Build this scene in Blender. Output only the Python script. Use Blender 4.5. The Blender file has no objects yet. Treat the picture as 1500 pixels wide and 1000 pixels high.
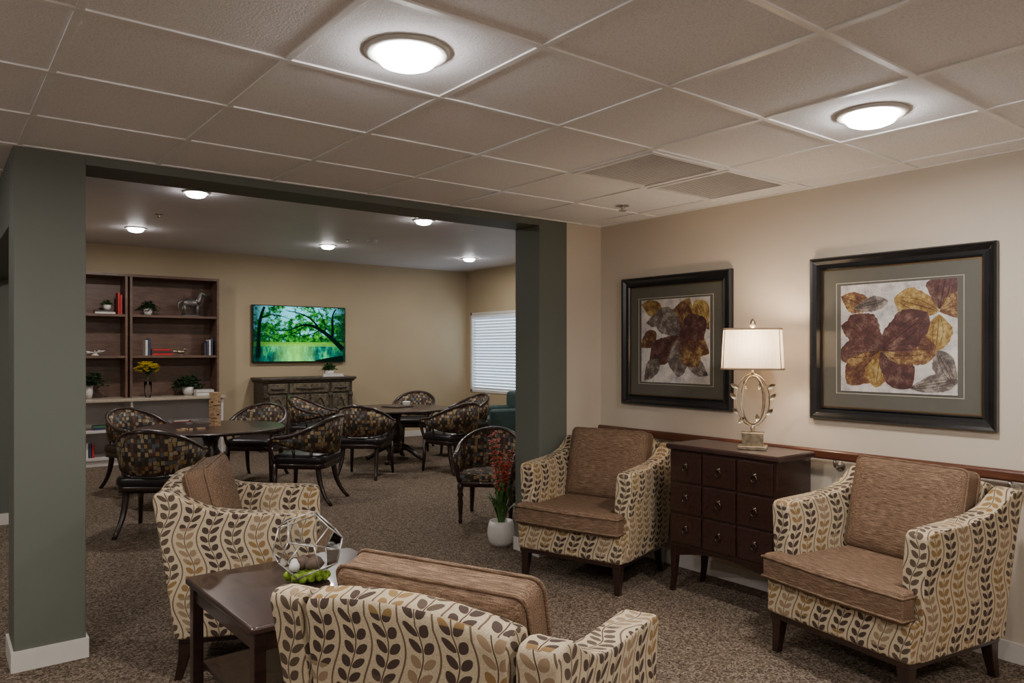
import bpy, bmesh, math, random
from mathutils import Vector, Matrix
random.seed(7)
sc = bpy.context.scene
PI = math.pi

# ------------------------------------------------------------------ materials
class NT:
    def __init__(s, name):
        s.m = bpy.data.materials.new(name); s.m.use_nodes = True
        s.t = s.m.node_tree; s.t.nodes.clear()
        s.out = s.t.nodes.new('ShaderNodeOutputMaterial')
    def n(s, typ, **kw):
        nd = s.t.nodes.new(typ)
        for k, v in kw.items(): setattr(nd, k, v)
        return nd
    def put(s, sock, v):
        if isinstance(v, bpy.types.NodeSocket): s.t.links.new(v, sock)
        else: sock.default_value = v
    def M(s, op, a, b=None, c=None):
        nd = s.n('ShaderNodeMath', operation=op)
        s.put(nd.inputs[0], a)
        if b is not None: s.put(nd.inputs[1], b)
        if c is not None: s.put(nd.inputs[2], c)
        return nd.outputs[0]
    def mix(s, f, a, b):
        nd = s.n('ShaderNodeMix', data_type='RGBA')
        s.put(nd.inputs[0], f); s.put(nd.inputs[6], a); s.put(nd.inputs[7], b)
        return nd.outputs[2]
    def ramp(s, f, stops, const=False):
        nd = s.n('ShaderNodeValToRGB')
        if const: nd.color_ramp.interpolation = 'CONSTANT'
        el = nd.color_ramp.elements
        while len(el) < len(stops): el.new(0.5)
        for e, (p, c) in zip(el, stops):
            e.position = p; e.color = (c[0], c[1], c[2], 1)
        s.put(nd.inputs[0], f)
        return nd.outputs[0]
    def coord(s, scale=(1,1,1), kind='Object'):
        tc = s.n('ShaderNodeTexCoord'); mp = s.n('ShaderNodeMapping')
        s.t.links.new(tc.outputs[kind], mp.inputs[0]); mp.inputs['Scale'].default_value = scale
        return mp.outputs[0]
    def noise(s, vec, scale, detail=3, rough=.5):
        nd = s.n('ShaderNodeTexNoise'); s.put(nd.inputs['Vector'], vec)
        nd.inputs['Scale'].default_value = scale; nd.inputs['Detail'].default_value = detail
        nd.inputs['Roughness'].default_value = rough
        return nd.outputs[0]
    def bsdf(s, col, rough=.6, metal=0, coat=0, bump=None, bstr=.3, bdist=.01, spec=.5, sheen=0):
        b = s.n('ShaderNodeBsdfPrincipled')
        s.put(b.inputs['Base Color'], col); s.put(b.inputs['Roughness'], rough)
        b.inputs['Metallic'].default_value = metal
        b.inputs['Coat Weight'].default_value = coat
        b.inputs['Coat Roughness'].default_value = .04
        b.inputs['Specular IOR Level'].default_value = spec
        b.inputs['Sheen Weight'].default_value = sheen
        if bump is not None:
            bp = s.n('ShaderNodeBump'); bp.inputs['Strength'].default_value = bstr
            bp.inputs['Distance'].default_value = bdist
            s.put(bp.inputs['Height'], bump); s.t.links.new(bp.outputs[0], b.inputs['Normal'])
        s.t.links.new(b.outputs[0], s.out.inputs[0])
        return b

def C(c): return (c[0], c[1], c[2], 1)
def simple(name, col, rough=.5, metal=0, var=.12, nscale=12, bump=0, coat=0, stretch=(1,1,1), spec=.5):
    s = NT(name); v = s.coord(stretch)
    nz = s.noise(v, nscale, 4)
    c2 = tuple(max(0, x*(1-var)) for x in col); c1 = tuple(min(1, x*(1+var)) for x in col)
    colr = s.ramp(nz, [(.3, c2), (.7, c1)])
    s.bsdf(colr, rough, metal, coat, bump=nz if bump else None, bstr=bump, spec=spec)
    return s.m
def emis(name, col, st):
    s = NT(name); e = s.n('ShaderNodeEmission'); e.inputs[0].default_value = C(col); e.inputs[1].default_value = st
    s.t.links.new(e.outputs[0], s.out.inputs[0]); return s.m

def boxuv(s):
    tc = s.n('ShaderNodeTexCoord')
    p = s.n('ShaderNodeSeparateXYZ'); s.t.links.new(tc.outputs['Object'], p.inputs[0])
    q = s.n('ShaderNodeSeparateXYZ'); s.t.links.new(tc.outputs['Normal'], q.inputs[0])
    nx, ny, nz = [s.M('ABSOLUTE', q.outputs[i]) for i in range(3)]
    isx = s.M('GREATER_THAN', nx, s.M('MAXIMUM', ny, nz))
    isz = s.M('GREATER_THAN', nz, s.M('MAXIMUM', nx, ny))
    X, Y, Z = p.outputs
    def sel(f, a, b): return s.M('ADD', s.M('MULTIPLY', f, a), s.M('MULTIPLY', s.M('SUBTRACT', 1.0, f), b))
    return sel(isx, Y, X), sel(isz, Y, Z)

def leaf_fabric():
    s = NT('leaf_vine_fabric'); u, v = boxuv(s)
    w = .106
    xs = s.M('DIVIDE', s.M('ADD', u, s.M('MULTIPLY', s.M('SINE', s.M('MULTIPLY', v, 2*PI/.30)), .022)), w)
    ci = s.M('FLOOR', xs)
    fx = s.M('SUBTRACT', s.M('SUBTRACT', xs, ci), .5)
    m = s.M('MULTIPLY', s.M('ABSOLUTE', fx), w)
    p = .041
    vy = s.M('ADD', v, s.M('MULTIPLY', ci, .019))
    yy = s.M('DIVIDE', vy, p); yi = s.M('FLOOR', yy)
    fy = s.M('MULTIPLY', s.M('SUBTRACT', s.M('SUBTRACT', yy, yi), .5), p)
    ca, sa = math.cos(.75), math.sin(.75)
    mm = s.M('SUBTRACT', m, .0205)
    a = s.M('ADD', s.M('MULTIPLY', mm, ca), s.M('MULTIPLY', fy, sa))
    b = s.M('SUBTRACT', s.M('MULTIPLY', fy, ca), s.M('MULTIPLY', mm, sa))
    e = s.M('ADD', s.M('POWER', s.M('ABSOLUTE', s.M('DIVIDE', a, .0215)), 1.75), s.M('POWER', s.M('ABSOLUTE', s.M('DIVIDE', b, .0122)), 1.75))
    leaf = s.M('LESS_THAN', e, 1.0)
    stem = s.M('LESS_THAN', m, .0020)
    edge = s.M('GREATER_THAN', m, w/2-.0030)
    seg = s.M('FLOOR', s.M('ADD', s.M('DIVIDE', vy, .164), s.M('MULTIPLY', ci, .37)))
    cmb = s.n('ShaderNodeCombineXYZ'); s.put(cmb.inputs[0], ci); s.put(cmb.inputs[1], seg)
    wn = s.n('ShaderNodeTexWhiteNoise', noise_dimensions='2D'); s.t.links.new(cmb.outputs[0], wn.inputs['Vector'])
    lc = s.ramp(wn.outputs['Value'], [(0, (.058,.038,.030)), (.38, (.22,.135,.055)), (.58, (.085,.06,.042)), (.78, (.24,.165,.10))], True)
    vec = s.coord(); nz = s.noise(vec, 260, 2)
    bg = s.ramp(nz, [(.3, (.36,.285,.185)), (.7, (.50,.41,.285))])
    c = s.mix(edge, bg, C((.12,.08,.05)))
    c = s.mix(leaf, c, lc)
    c = s.mix(stem, c, C((.07,.045,.03)))
    s.bsdf(c, .85, bump=nz, bstr=.25, bdist=.002, spec=.2)
    return s.m
def brown_weave():
    s = NT('brown_ribbed_fabric')
    a = s.noise(s.coord((5, 70, 70)), 4, 3); b = s.noise(s.coord(), 300, 2)
    h = s.M('ADD', a, s.M('MULTIPLY', b, .5))
    c = s.ramp(h, [(.52, (.062,.037,.022)), (.75, (.140,.086,.053)), (.96, (.25,.165,.108))])
    s.bsdf(c, .85, bump=h, bstr=.4, bdist=.003, spec=.2)
    return s.m
def mosaic():
    s = NT('mosaic_chair_fabric'); u, v = boxuv(s)
    cmb = s.n('ShaderNodeCombineXYZ'); s.put(cmb.inputs[0], s.M('MULTIPLY', u, 38.)); s.put(cmb.inputs[1], s.M('MULTIPLY', v, 27.))
    vo = s.n('ShaderNodeTexVoronoi', distance='CHEBYCHEV', voronoi_dimensions='2D')
    s.t.links.new(cmb.outputs[0], vo.inputs['Vector']); vo.inputs['Scale'].default_value = 1; vo.inputs['Randomness'].default_value = .45
    sp = s.n('ShaderNodeSeparateColor'); s.t.links.new(vo.outputs['Color'], sp.inputs[0])
    c = s.ramp(sp.outputs[0], [(0, (.035,.025,.02)), (.22, (.25,.16,.07)), (.42, (.10,.045,.03)), (.56, (.09,.095,.10)), (.70, (.30,.235,.15)), (.9, (.055,.045,.035))], True)
    far = s.M('GREATER_THAN', vo.outputs['Distance'], .46)
    c = s.mix(far, c, C((.04,.03,.02)))
    s.bsdf(c, .7, spec=.3)
    return s.m
def carpet():
    s = NT('loop_carpet'); v = s.coord()
    vo = s.n('ShaderNodeTexVoronoi'); s.put(vo.inputs['Vector'], v); vo.inputs['Scale'].default_value = 120
    sp = s.n('ShaderNodeSeparateColor'); s.t.links.new(vo.outputs['Color'], sp.inputs[0])
    big = s.noise(v, 30, 4, .75)
    f = s.M('ADD', s.M('MULTIPLY', sp.outputs[0], .5), s.M('MULTIPLY', big, .5))
    c = s.ramp(f, [(.22, (.040,.029,.021)), (.42, (.090,.066,.048)), (.58, (.160,.122,.090)), (.80, (.28,.22,.168))])
    s.bsdf(c, .95, bump=s.M('SUBTRACT', sp.outputs[1], vo.outputs['Distance']), bstr=.5, bdist=.005, spec=.1)
    return s.m
def paint(name, col):
    s = NT(name); v = s.coord(); nz = s.noise(v, 180, 2); big = s.noise(v, 1.5, 2)
    c = s.ramp(big, [(.3, tuple(x*.96 for x in col)), (.7, tuple(x*1.03 for x in col))])
    s.bsdf(c, .55, bump=nz, bstr=.12, bdist=.002, spec=.3); return s.m
def wood(name, c1, c2, rough=.25, coat=.3, st=(3, 30, 30)):
    s = NT(name); v = s.coord(st); nz = s.noise(v, 1.6, 5, .6)
    c = s.ramp(nz, [(.3, c1), (.7, c2)])
    s.bsdf(c, rough, coat=coat); return s.m
def tile_mat():
    s = NT('acoustic_tile'); v = s.coord(); a = s.noise(v, 130, 3, .7)
    c = s.ramp(a, [(.32, (.70,.69,.71)), (.5, (.85,.845,.87)), (.7, (.88,.875,.90))])
    s.bsdf(c, .9, bump=a, bstr=.5, bdist=.004, spec=.1); return s.m

FAB = leaf_fabric(); BRN = brown_weave(); MOS = mosaic(); CAR = carpet(); TILE = tile_mat()
GREEN = paint('sage_green_paint', (.115,.122,.102))
BEIGE = paint('beige_paint', (.53,.46,.375))
TAN = paint('tan_paint', (.42,.335,.215))
WHITEC = paint('drywall_ceiling_paint', (.62,.585,.61))
TRIM = simple('trim_paint', (.62,.59,.55), .4, var=.04)
BAR = simple('grid_bar_paint', (.84,.83,.83), .35, var=.03)
ESP = wood('espresso_wood', (.013,.006,.005), (.032,.013,.009), .32, .2)
MAH = wood('dark_mahogany_wood', (.013,.005,.004), (.036,.013,.009), .3, .25)
TOPW = wood('table_top_wood', (.018,.009,.009), (.046,.021,.017), .28, .2, (20, 3, 20))
RAILW = wood('cherry_rail_wood', (.06,.019,.010), (.11,.036,.018), .3, .4, (20, 2, 20))
SHELFW = wood('walnut_laminate', (.085,.045,.032), (.155,.088,.062), .45, 0, (3, 3, 14))
BLACKF = simple('black_frame_paint', (.008,.008,.009), .25, var=.3, coat=.2)
GOLDTRIM = simple('bronze_fillet', (.16,.09,.035), .35, .7)
MATB = simple('grey_green_mat', (.080,.076,.060), .6, var=.04, coat=.6)
LINE = simple('pale_mat_line', (.45,.42,.33), .6, var=.04)
LEATH = simple('dark_leather', (.012,.009,.011), .35, var=.3, bump=.1, nscale=60)
BRASS = simple('antique_brass', (.42,.35,.25), .33, 1, var=.35, nscale=40)
CHROME = simple('brushed_nickel', (.6,.58,.55), .25, 1, var=.05)
CERAM = simple('white_ceramic', (.60,.58,.55), .35, var=.04)
LEAFG = simple('plant_leaf_green', (.045,.10,.02), .5, var=.5, nscale=30)
FERN = simple('fern_dark_green', (.02,.05,.015), .6, var=.5, nscale=30)
MOSS = simple('moss_green', (.15,.23,.012), .9, var=.5, nscale=60, bump=.8)
REDF = simple('red_petals', (.36,.035,.025), .5, var=.4, nscale=60)
YELF = simple('yellow_petals', (.85,.60,.02), .5, var=.3, nscale=60)
GRANITE = simple('granite_counter', (.38,.32,.25), .3, var=.3, nscale=90)
CREAMC = simple('cream_laminate', (.56,.53,.52), .5, var=.03)
BLKP = simple('black_plastic', (.01,.01,.011), .25, var=.1)
DIST = simple('distressed_wood', (.050,.038,.027), .5, var=.7, nscale=18, stretch=(1,1,3))
DIST2 = simple('distressed_panel', (.10,.078,.05), .5, var=.7, nscale=25)
STONE = simple('brown_stone', (.10,.06,.04), .7, var=.4, nscale=20, bump=.5)
PEWTER = simple('pewter', (.15,.14,.13), .4, .6, var=.4)
PINE = simple('pine_block', (.42,.27,.15), .6, var=.4, nscale=25, stretch=(1,1,3))
PAPER = simple('book_paper', (.65,.62,.56), .7, var=.05)
BK = [simple('book_red', (.45,.02,.02), .5), simple('book_navy', (.03,.04,.10), .5), simple('book_white', (.6,.58,.54), .5), simple('book_dark', (.05,.035,.03), .5), simple('book_green', (.05,.15,.09), .5)]
TEAL = simple('teal_upholstery', (.025,.055,.055), .6, var=.15)
LENS = emis('led_lens', (1, .96, .93), 60)
LENSB = emis('led_lens_small', (1, .96, .93), 45)
SKYP = emis('daylight_pane', (.70, .85, 1.0), 2.4)
BLIND = simple('blind_slat', (.80,.84,.88), .5, var=.02)
def glassy():
    s = NT('clear_glass'); t = s.n('ShaderNodeBsdfTransparent'); g = s.n('ShaderNodeBsdfGlossy'); g.inputs['Roughness'].default_value = .02
    f = s.n('ShaderNodeFresnel'); f.inputs[0].default_value = 1.36
    mx = s.n('ShaderNodeMixShader'); s.t.links.new(f.outputs[0], mx.inputs[0]); s.t.links.new(t.outputs[0], mx.inputs[1]); s.t.links.new(g.outputs[0], mx.inputs[2])
    t.inputs[0].default_value = (.985,.995,.99,1)
    s.t.links.new(mx.outputs[0], s.out.inputs[0]); return s.m
GLASS = glassy()
def shade_mat():
    s = NT('lamp_shade_linen'); nz = s.noise(s.coord((60,60,2)), 3, 2)
    c = s.ramp(nz, [(.3, (.78,.66,.52)), (.7, (.88,.78,.65))])
    d = s.n('ShaderNodeBsdfDiffuse'); t = s.n('ShaderNodeBsdfTranslucent'); s.put(d.inputs[0], c); s.put(t.inputs[0], c)
    mx = s.n('ShaderNodeMixShader'); mx.inputs[0].default_value = .30
    s.t.links.new(d.outputs[0], mx.inputs[1]); s.t.links.new(t.outputs[0], mx.inputs[2]); s.t.links.new(mx.outputs[0], s.out.inputs[0]); return s.m
SHADE = shade_mat()
def tv_mat():
    s = NT('tv_landscape_screen'); tc = s.n('ShaderNodeTexCoord'); sp = s.n('ShaderNodeSeparateXYZ'); s.t.links.new(tc.outputs['Object'], sp.inputs[0])
    X, Z = sp.outputs[0], sp.outputs[2]
    fol = s.noise(s.coord((1,1,1)), 16, 7, .8)
    g = s.ramp(fol, [(.40, (.0,.008,.003)), (.5, (.005,.10,.01)), (.6, (.05,.34,.02)), (.74, (.4,.85,.2))])
    sky = s.noise(s.coord((1,1,1.4)), 7, 5, .7)
    c = s.mix(s.ramp(s.M('ADD', sky, s.M('MULTIPLY', Z, .22)), [(.55, (0,0,0)), (.62, (1,1,1))]), g, C((.15,.60,.72)))
    wat = s.noise(s.coord((3,1,1.2)), 3.2, 6, .7)
    w = s.ramp(wat, [(.38, (0,.03,.03)), (.5, (.0,.18,.12)), (.6, (.08,.55,.12)), (.7, (.06,.55,.75))])
    cen = s.M('SUBTRACT', 1.0, s.M('MINIMUM', s.M('MULTIPLY', s.M('ABSOLUTE', s.M('ADD', X, .1)), 2.6), 1.0))
    w = s.mix(s.M('MULTIPLY', cen, .6), w, C((.25,.75,.08)))
    isw = s.M('LESS_THAN', Z, -.16)
    c = s.mix(isw, c, w)
    bank = s.M('MULTIPLY', s.M('GREATER_THAN', Z, -.20), s.M('LESS_THAN', Z, -.13))
    c = s.mix(s.M('MULTIPLY', bank, .7), c, C((.15,.45,.03)))
    dark = s.M('MINIMUM', s.M('MULTIPLY', s.M('POWER', s.M('ABSOLUTE', X), 2.0), 1.6), .88)
    c = s.mix(dark, c, C((0,.012,.008)))
    e = s.n('ShaderNodeEmission'); s.put(e.inputs[0], c); e.inputs[1].default_value = 1.4
    s.t.links.new(e.outputs[0], s.out.inputs[0]); return s.m
TVM = tv_mat()

# ------------------------------------------------------------------ mesh helpers
def empty(name, loc=(0,0,0), rz=0):
    o = bpy.data.objects.new(name, None); sc.collection.objects.link(o)
    o.location = loc; o.rotation_euler = (0,0,rz); o.empty_display_size = .1
    return o
def mk(name, V, F, mat, parent=None, smooth=False, bevel=0, seg=3, T=None, sub=0, loc=None, rot=None):
    me = bpy.data.meshes.new(name); me.from_pydata([tuple(v) for v in V], [], F)
    if T is not None: me.transform(T)
    bm = bmesh.new(); bm.from_mesh(me); bmesh.ops.recalc_face_normals(bm, faces=bm.faces); bm.to_mesh(me); bm.free()
    me.materials.append(mat)
    o = bpy.data.objects.new(name, me); sc.collection.objects.link(o)
    if parent: o.parent = parent
    if loc: o.location = loc
    if rot: o.rotation_euler = rot
    if bevel:
        b = o.modifiers.new('bevel', 'BEVEL'); b.width = bevel; b.segments = seg; b.limit_method = 'ANGLE'; b.angle_limit = math.radians(35)
    if sub:
        b = o.modifiers.new('sub', 'SUBSURF'); b.levels = sub; b.render_levels = sub
    if smooth or bevel:
        for p in me.polygons: p.use_smooth = True
    if bevel and not smooth:
        w = o.modifiers.new('wn', 'WEIGHTED_NORMAL')
    return o
class Mesh:
    """accumulates simple pieces into one mesh"""
    def __init__(s): s.V = []; s.F = []
    def add(s, V, F, T=None):
        k = len(s.V)
        s.V += [tuple(T @ Vector(v)) if T is not None else tuple(v) for v in V]; s.F += [tuple(i+k for i in f) for f in F]
        return s
    def box(s, x0,x1,y0,y1,z0,z1, T=None):
        V = [(x0,y0,z0),(x1,y0,z0),(x1,y1,z0),(x0,y1,z0),(x0,y0,z1),(x1,y0,z1),(x1,y1,z1),(x0,y1,z1)]
        return s.add(V, [(0,3,2,1),(4,5,6,7),(0,1,5,4),(1,2,6,5),(2,3,7,6),(3,0,4,7)], T)
    def loft(s, secs, caps=True, closed=False, T=None):
        n = len(secs[0]); V = [p for q in secs for p in q]; F = []
        m = len(secs)
        for i in range(m if closed else m-1):
            a = i*n; b = ((i+1) % m)*n
            for j in range(n):
                k = (j+1) % n; F.append((a+j, a+k, b+k, b+j))
        if caps and not closed: F.append(tuple(range(n))[::-1]); F.append(tuple((m-1)*n+j for j in range(n)))
        return s.add(V, F, T)
    def lathe(s, prof, seg=28, T=None):
        return s.loft([[(r*math.cos(2*PI*j/seg), r*math.sin(2*PI*j/seg), z) for j in range(seg)] for r, z in prof], T=T)
    def tube(s, pts, r, seg=8, closed=False, T=None):
        pts = [Vector(p) for p in pts]; n = len(pts)
        if not isinstance(r, (list, tuple)): r = [r]*n
        secs = []; up = None
        for i, p in enumerate(pts):
            if closed: t = pts[(i+1) % n]-pts[i-1]
            else: t = pts[min(i+1, n-1)]-pts[max(i-1, 0)]
            t.normalize()
            if up is None:
                up = Vector((0,0,1)) if abs(t.z) < .9 else Vector((1,0,0))
            up = (up - t*up.dot(t)).normalized(); sd = t.cross(up)
            secs.append([p+(up*math.cos(2*PI*k/seg)+sd*math.sin(2*PI*k/seg))*r[i] for k in range(seg)])
        return s.loft(secs, closed=closed, T=T)
    def ell(s, c, r, seg=14, rings=8, jit=0):
        secs = []
        for i in range(rings+1):
            a = -PI/2+PI*i/rings; rr = max(math.cos(a), .02)
            secs.append([(c[0]+r[0]*rr*math.cos(2*PI*j/seg)*(1+random.uniform(-jit,jit)), c[1]+r[1]*rr*math.sin(2*PI*j/seg)*(1+random.uniform(-jit,jit)), c[2]+r[2]*math.sin(a)) for j in range(seg)])
        return s.loft(secs)
    def out(s, name, mat, parent=None, **k): return mk(name, s.V, s.F, mat, parent, **k)
def box(name, x0,x1,y0,y1,z0,z1, mat, parent=None, **k): return Mesh().box(x0,x1,y0,y1,z0,z1).out(name, mat, parent, **k)
def dup(root, loc, rz):
    r = bpy.data.objects.new(root.name.split('.')[0], None); sc.collection.objects.link(r); r.location = loc; r.rotation_euler = (0,0,rz); r.scale = root.scale
    for c in root.children:
        d = c.copy(); sc.collection.objects.link(d); d.parent = r
    return r
def face(fx, fy): return math.atan2(-fx, fy)
def bez(p0, p1, p2, p3, n=10):
    p0, p1, p2, p3 = map(Vector, (p0,p1,p2,p3)); r = []
    for i in range(n+1):
        t = i/n; u = 1-t; r.append(p0*u**3+p1*3*u*u*t+p2*3*u*t*t+p3*t**3)
    return r
def rrect(w, d, r, n=5):
    P = []
    for cx, cy, a0 in ((w-r, d-r, 0), (-w+r, d-r, 90), (-w+r, -d+r, 180), (w-r, -d+r, 270)):
        for i in range(n+1):
            a = math.radians(a0+90*i/n); P.append((cx+r*math.cos(a), cy+r*math.sin(a)))
    return P
def cush(w, d, t):
    """puffy box cushion centred at the origin, w (x) by d (y) by t (z)"""
    m = Mesh(); base = rrect(w/2, d/2, .035, 5)
    rings = [(.02,-1), (.35,-.97), (.6,-.93), (.8,-.85), (.92,-.74), (.98,-.6), (1.0,-.42), (.995,0), (1.0,.42), (.98,.6), (.92,.74), (.8,.85), (.6,.93), (.35,.97), (.02,1)]
    return m.loft([[(x*k, y*k, z*t/2) for x, y in base] for k, z in rings])

# ------------------------------------------------------------------ room shell
CH = 2.56; BH = 3.06; RW = 4.29; PY = 4.35; PY2 = 4.64
box('floor', -3.2, 8.4, -2.2, 12.1, -.1, 0, CAR)
box('wall_right', RW, RW+.12, -2.2, PY, 0, CH+.1, BEIGE)
box('wall_rear', -3.2, RW+.12, -2.32, -2.2, 0, CH+.1, BEIGE)
box('wall_left', -3.32, -3.2, -2.32, 8.2, 0, CH+.1, BEIGE)
box('wall_hall_end', -3.2, .9, 8.1, 8.22, 0, BH, GREEN)
box('wall_dining_left', .78, .9, 8.22, 12.02, 0, BH, TAN)
box('wall_back', .78, 8.26, 11.9, 12.02, 0, BH+.1, TAN)
box('wall_partition', 3.92, 8.26, PY, PY2, 0, BH, BEIGE)
WX = 8.14; wy0, wy1, wz0, wz1 = 10.15, 11.75, .78, 2.27
m = Mesh(); m.box(WX, WX+.12, PY2, wy0, 0, BH); m.box(WX, WX+.12, wy1, 11.9, 0, BH); m.box(WX, WX+.12, wy0, wy1, 0, wz0); m.box(WX, WX+.12, wy0, wy1, wz1, BH)
m.out('wall_dining_right', TAN)
pl = Mesh(); pl.box(.324, .632, PY, PY2, 0, BH); pl.out('pillar_left', GREEN, bevel=.004, seg=2)
pl = Mesh(); pl.box(3.64, 3.92, PY-.002, PY2+.002, 0, BH); pl.out('pillar_right', GREEN, bevel=.004, seg=2)
box('header_beam', .632, 3.64, PY, PY2, 2.505, BH, GREEN)
box('header_beam', .324, .632, PY2, 8.1, 2.2, BH, GREEN)
m = Mesh(); m.box(-3.2, RW, -2.2, PY, CH, CH+.05); m.box(-3.2, .324, PY, 8.1, CH, CH+.05); m.out('ceiling', TILE)
box('ceiling_dining', .324, 8.26, PY2, 12.0, BH, BH+.1, WHITEC)
GX = [.97+.622*k for k in range(-6, 6)]; GY = [2.51+.625*k for k in range(-7, 3)]
m = Mesh()
for x in GX: m.box(x-.012, x+.012, -2.2, PY if x > .3 else 8.1, CH-.006, CH+.002)
for y in GY: m.box(-3.2, RW, y-.012, y+.012, CH-.0065, CH+.002)
for k in range(1, 7): m.box(-3.2, .324, 3.76+.625*k-.012, 3.76+.625*k+.012, CH-.0065, CH+.002)
m.box(RW-.02, RW, -2.2, PY, CH-.007, CH); m.box(-3.2, RW, PY-.02, PY, CH-.0075, CH)
m.out('ceiling_grid', BAR)
m = Mesh(); bt = .012; bh = .10
m.box(RW-bt, RW, -2.2, PY, 0, bh); m.out('baseboard_right', TRIM)
m = Mesh()
for x0, x1, y0, y1 in ((.324, .632, PY, PY2), (3.64, 3.92, PY, PY2)):
    m.box(x0-bt, x1+bt, y0-bt, y0, 0, bh); m.box(x0-bt, x1+bt, y1, y1+bt, 0, bh); m.box(x0-bt, x0, y0, y1, 0, bh); m.box(x1, x1+bt, y0, y1, 0, bh)
m.out('baseboard_pillars', TRIM)
box('baseboard_partition', 3.92+bt, RW, PY-bt, PY, 0, bh, TRIM)
box('baseboard_hall', -3.2, .9, 8.1-bt, 8.1, 0, bh, TRIM)
box('baseboard_back', .9, WX, 11.9-bt, 11.9, 0, bh, TRIM)
box('baseboard_dining_right', WX-bt, WX, PY2, 11.9, 0, bh, TRIM)

# window
w = empty('window_1', (WX, 0, 0))
m = Mesh(); t = .045
m.box(-.01, .1, wy0, wy1, wz0, wz0+t); m.box(-.01, .1, wy0, wy1, wz1-t, wz1); m.box(-.01, .1, wy0, wy0+t, wz0, wz1); m.box(-.01, .1, wy1-t, wy1, wz0, wz1)
m.out('frame', TRIM, w); box('pane', .09, .10, wy0+t, wy1-t, wz0+t, wz1-t, SKYP, w)
m = Mesh()
for i in range(26):
    z = wz0+.07+i*.054
    T = Matrix.Translation((.03, 0, z)) @ Matrix.Rotation(math.radians(50), 4, 'Y')
    m.box(-.027, .027, wy0+.05, wy1-.05, -.0012, .0012, T)
m.box(.0, .05, wy0+.05, wy1-.05, wz1-.1, wz1-.045)
m.out('blinds', BLIND, w)

# ------------------------------------------------------------------ ceiling fixtures
def fixture(x, y, z, power, r=.145, lens=LENS):
    e = empty('recessed_ceiling_light', (x, y, z))
    m = Mesh(); m.lathe([(r, 0), (r*.99, -.005), (r*.93, -.012), (r*.84, -.014), (r*.74, -.010), (r*.70, -.006)], 40); m.out('trim_ring', CERAM, e, smooth=True)
    m = Mesh(); m.lathe([(r*.71, -.006), (r*.70, -.026), (r*.62, -.040), (r*.45, -.050), (r*.25, -.055), (.004, -.056)], 32); m.out('lens', lens, e, smooth=True)
    l = bpy.data.lights.new('led', 'AREA'); l.shape = 'DISK'; l.size = r*1.3; l.energy = power; l.color = (1, .94, .88)
    o = bpy.data.objects.new('led', l); sc.collection.objects.link(o); o.parent = e; o.location = (0,0,-.062)
for x, y in ((1.265, 2.2), (3.14, 1.57), (-.6, 2.8), (-.6, .3), (1.28, -.3), (3.14, -.95)): fixture(x, y, CH, 19)
fixture(-1.2, 6.2, CH, 12)
for x in (2.0, 4.5, 6.95):
    for y in (7.45, 10.08): fixture(x, y, BH, 18, .125, LENSB)

# vents
DUCT = simple('duct_grey', (.34,.32,.31), .8)
for i, x in enumerate((3.458-.622, 3.458)):
    e = empty('ceiling_air_vent', (x+.311, 2.8225, CH))
    m = Mesh()
    m.box(-.295, .295, -.297, -.27, -.012, -.001); m.box(-.295, .295, .27, .297, -.012, -.001); m.box(-.295, -.27, -.27, .27, -.012, -.001); m.box(.27, .295, -.27, .27, -.012, -.001)
    for k in range(27):
        yy = -.26+k*.020
        m.box(-.27, .27, -.0065, .0065, -.0012, .0012, Matrix.Translation((0, yy, -.008)) @ Matrix.Rotation(.35, 4, 'X'))
    m.out('louvers', BAR, e)
    box('duct_panel', -.27, .27, -.27, .27, -.001, 0, DUCT, e)
def sprinkler(x, y, z):
    m = Mesh(); m.lathe([(.045, 0), (.045, -.006), (.015, -.012), (.010, -.03), (.028, -.034), (.028, -.038), (.004, -.04)], 20, Matrix.Translation((x, y, z))); m.out('fire_sprinkler', CHROME, smooth=False)
sprinkler(3.78, 3.62, CH); sprinkler(2.0, 8.9, BH); sprinkler(4.5, 9.4, BH)
m = Mesh(); m.lathe([(.07, 0), (.07, -.02), (.055, -.04), (.01, -.042)], 24, Matrix.Translation((4.75, 9.2, BH))); m.out('smoke_detector', CERAM)

# ------------------------------------------------------------------ handrail
e = empty('wall_handrail', (0,0,0))
m = Mesh(); sec = [(4.205,.920),(4.215,.912),(4.235,.912),(4.245,.92),(4.245,.955),(4.235,.970),(4.215,.970),(4.205,.96)]
m.loft([[(x, y, z) for x, z in sec] for y in (-1.6, 4.30)]); m.out('rail', RAILW, e, bevel=.005, seg=2)
m = Mesh()
for y in (-1.0, .2, 1.42, 2.33, 3.35, 4.2):
    m.lathe([(.032, 0), (.032, .006), (.012, .01), (.012, .04)], 16, Matrix.Translation((RW, y, .87)) @ Matrix.Rotation(-PI/2, 4, 'Y'))
    m.tube(bez((RW-.03, y, .87), (RW-.06, y, .87), (4.225, y, .87), (4.225, y, .915), 6), .010, 8)
m.out('brackets', CHROME, e, smooth=True)

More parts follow.
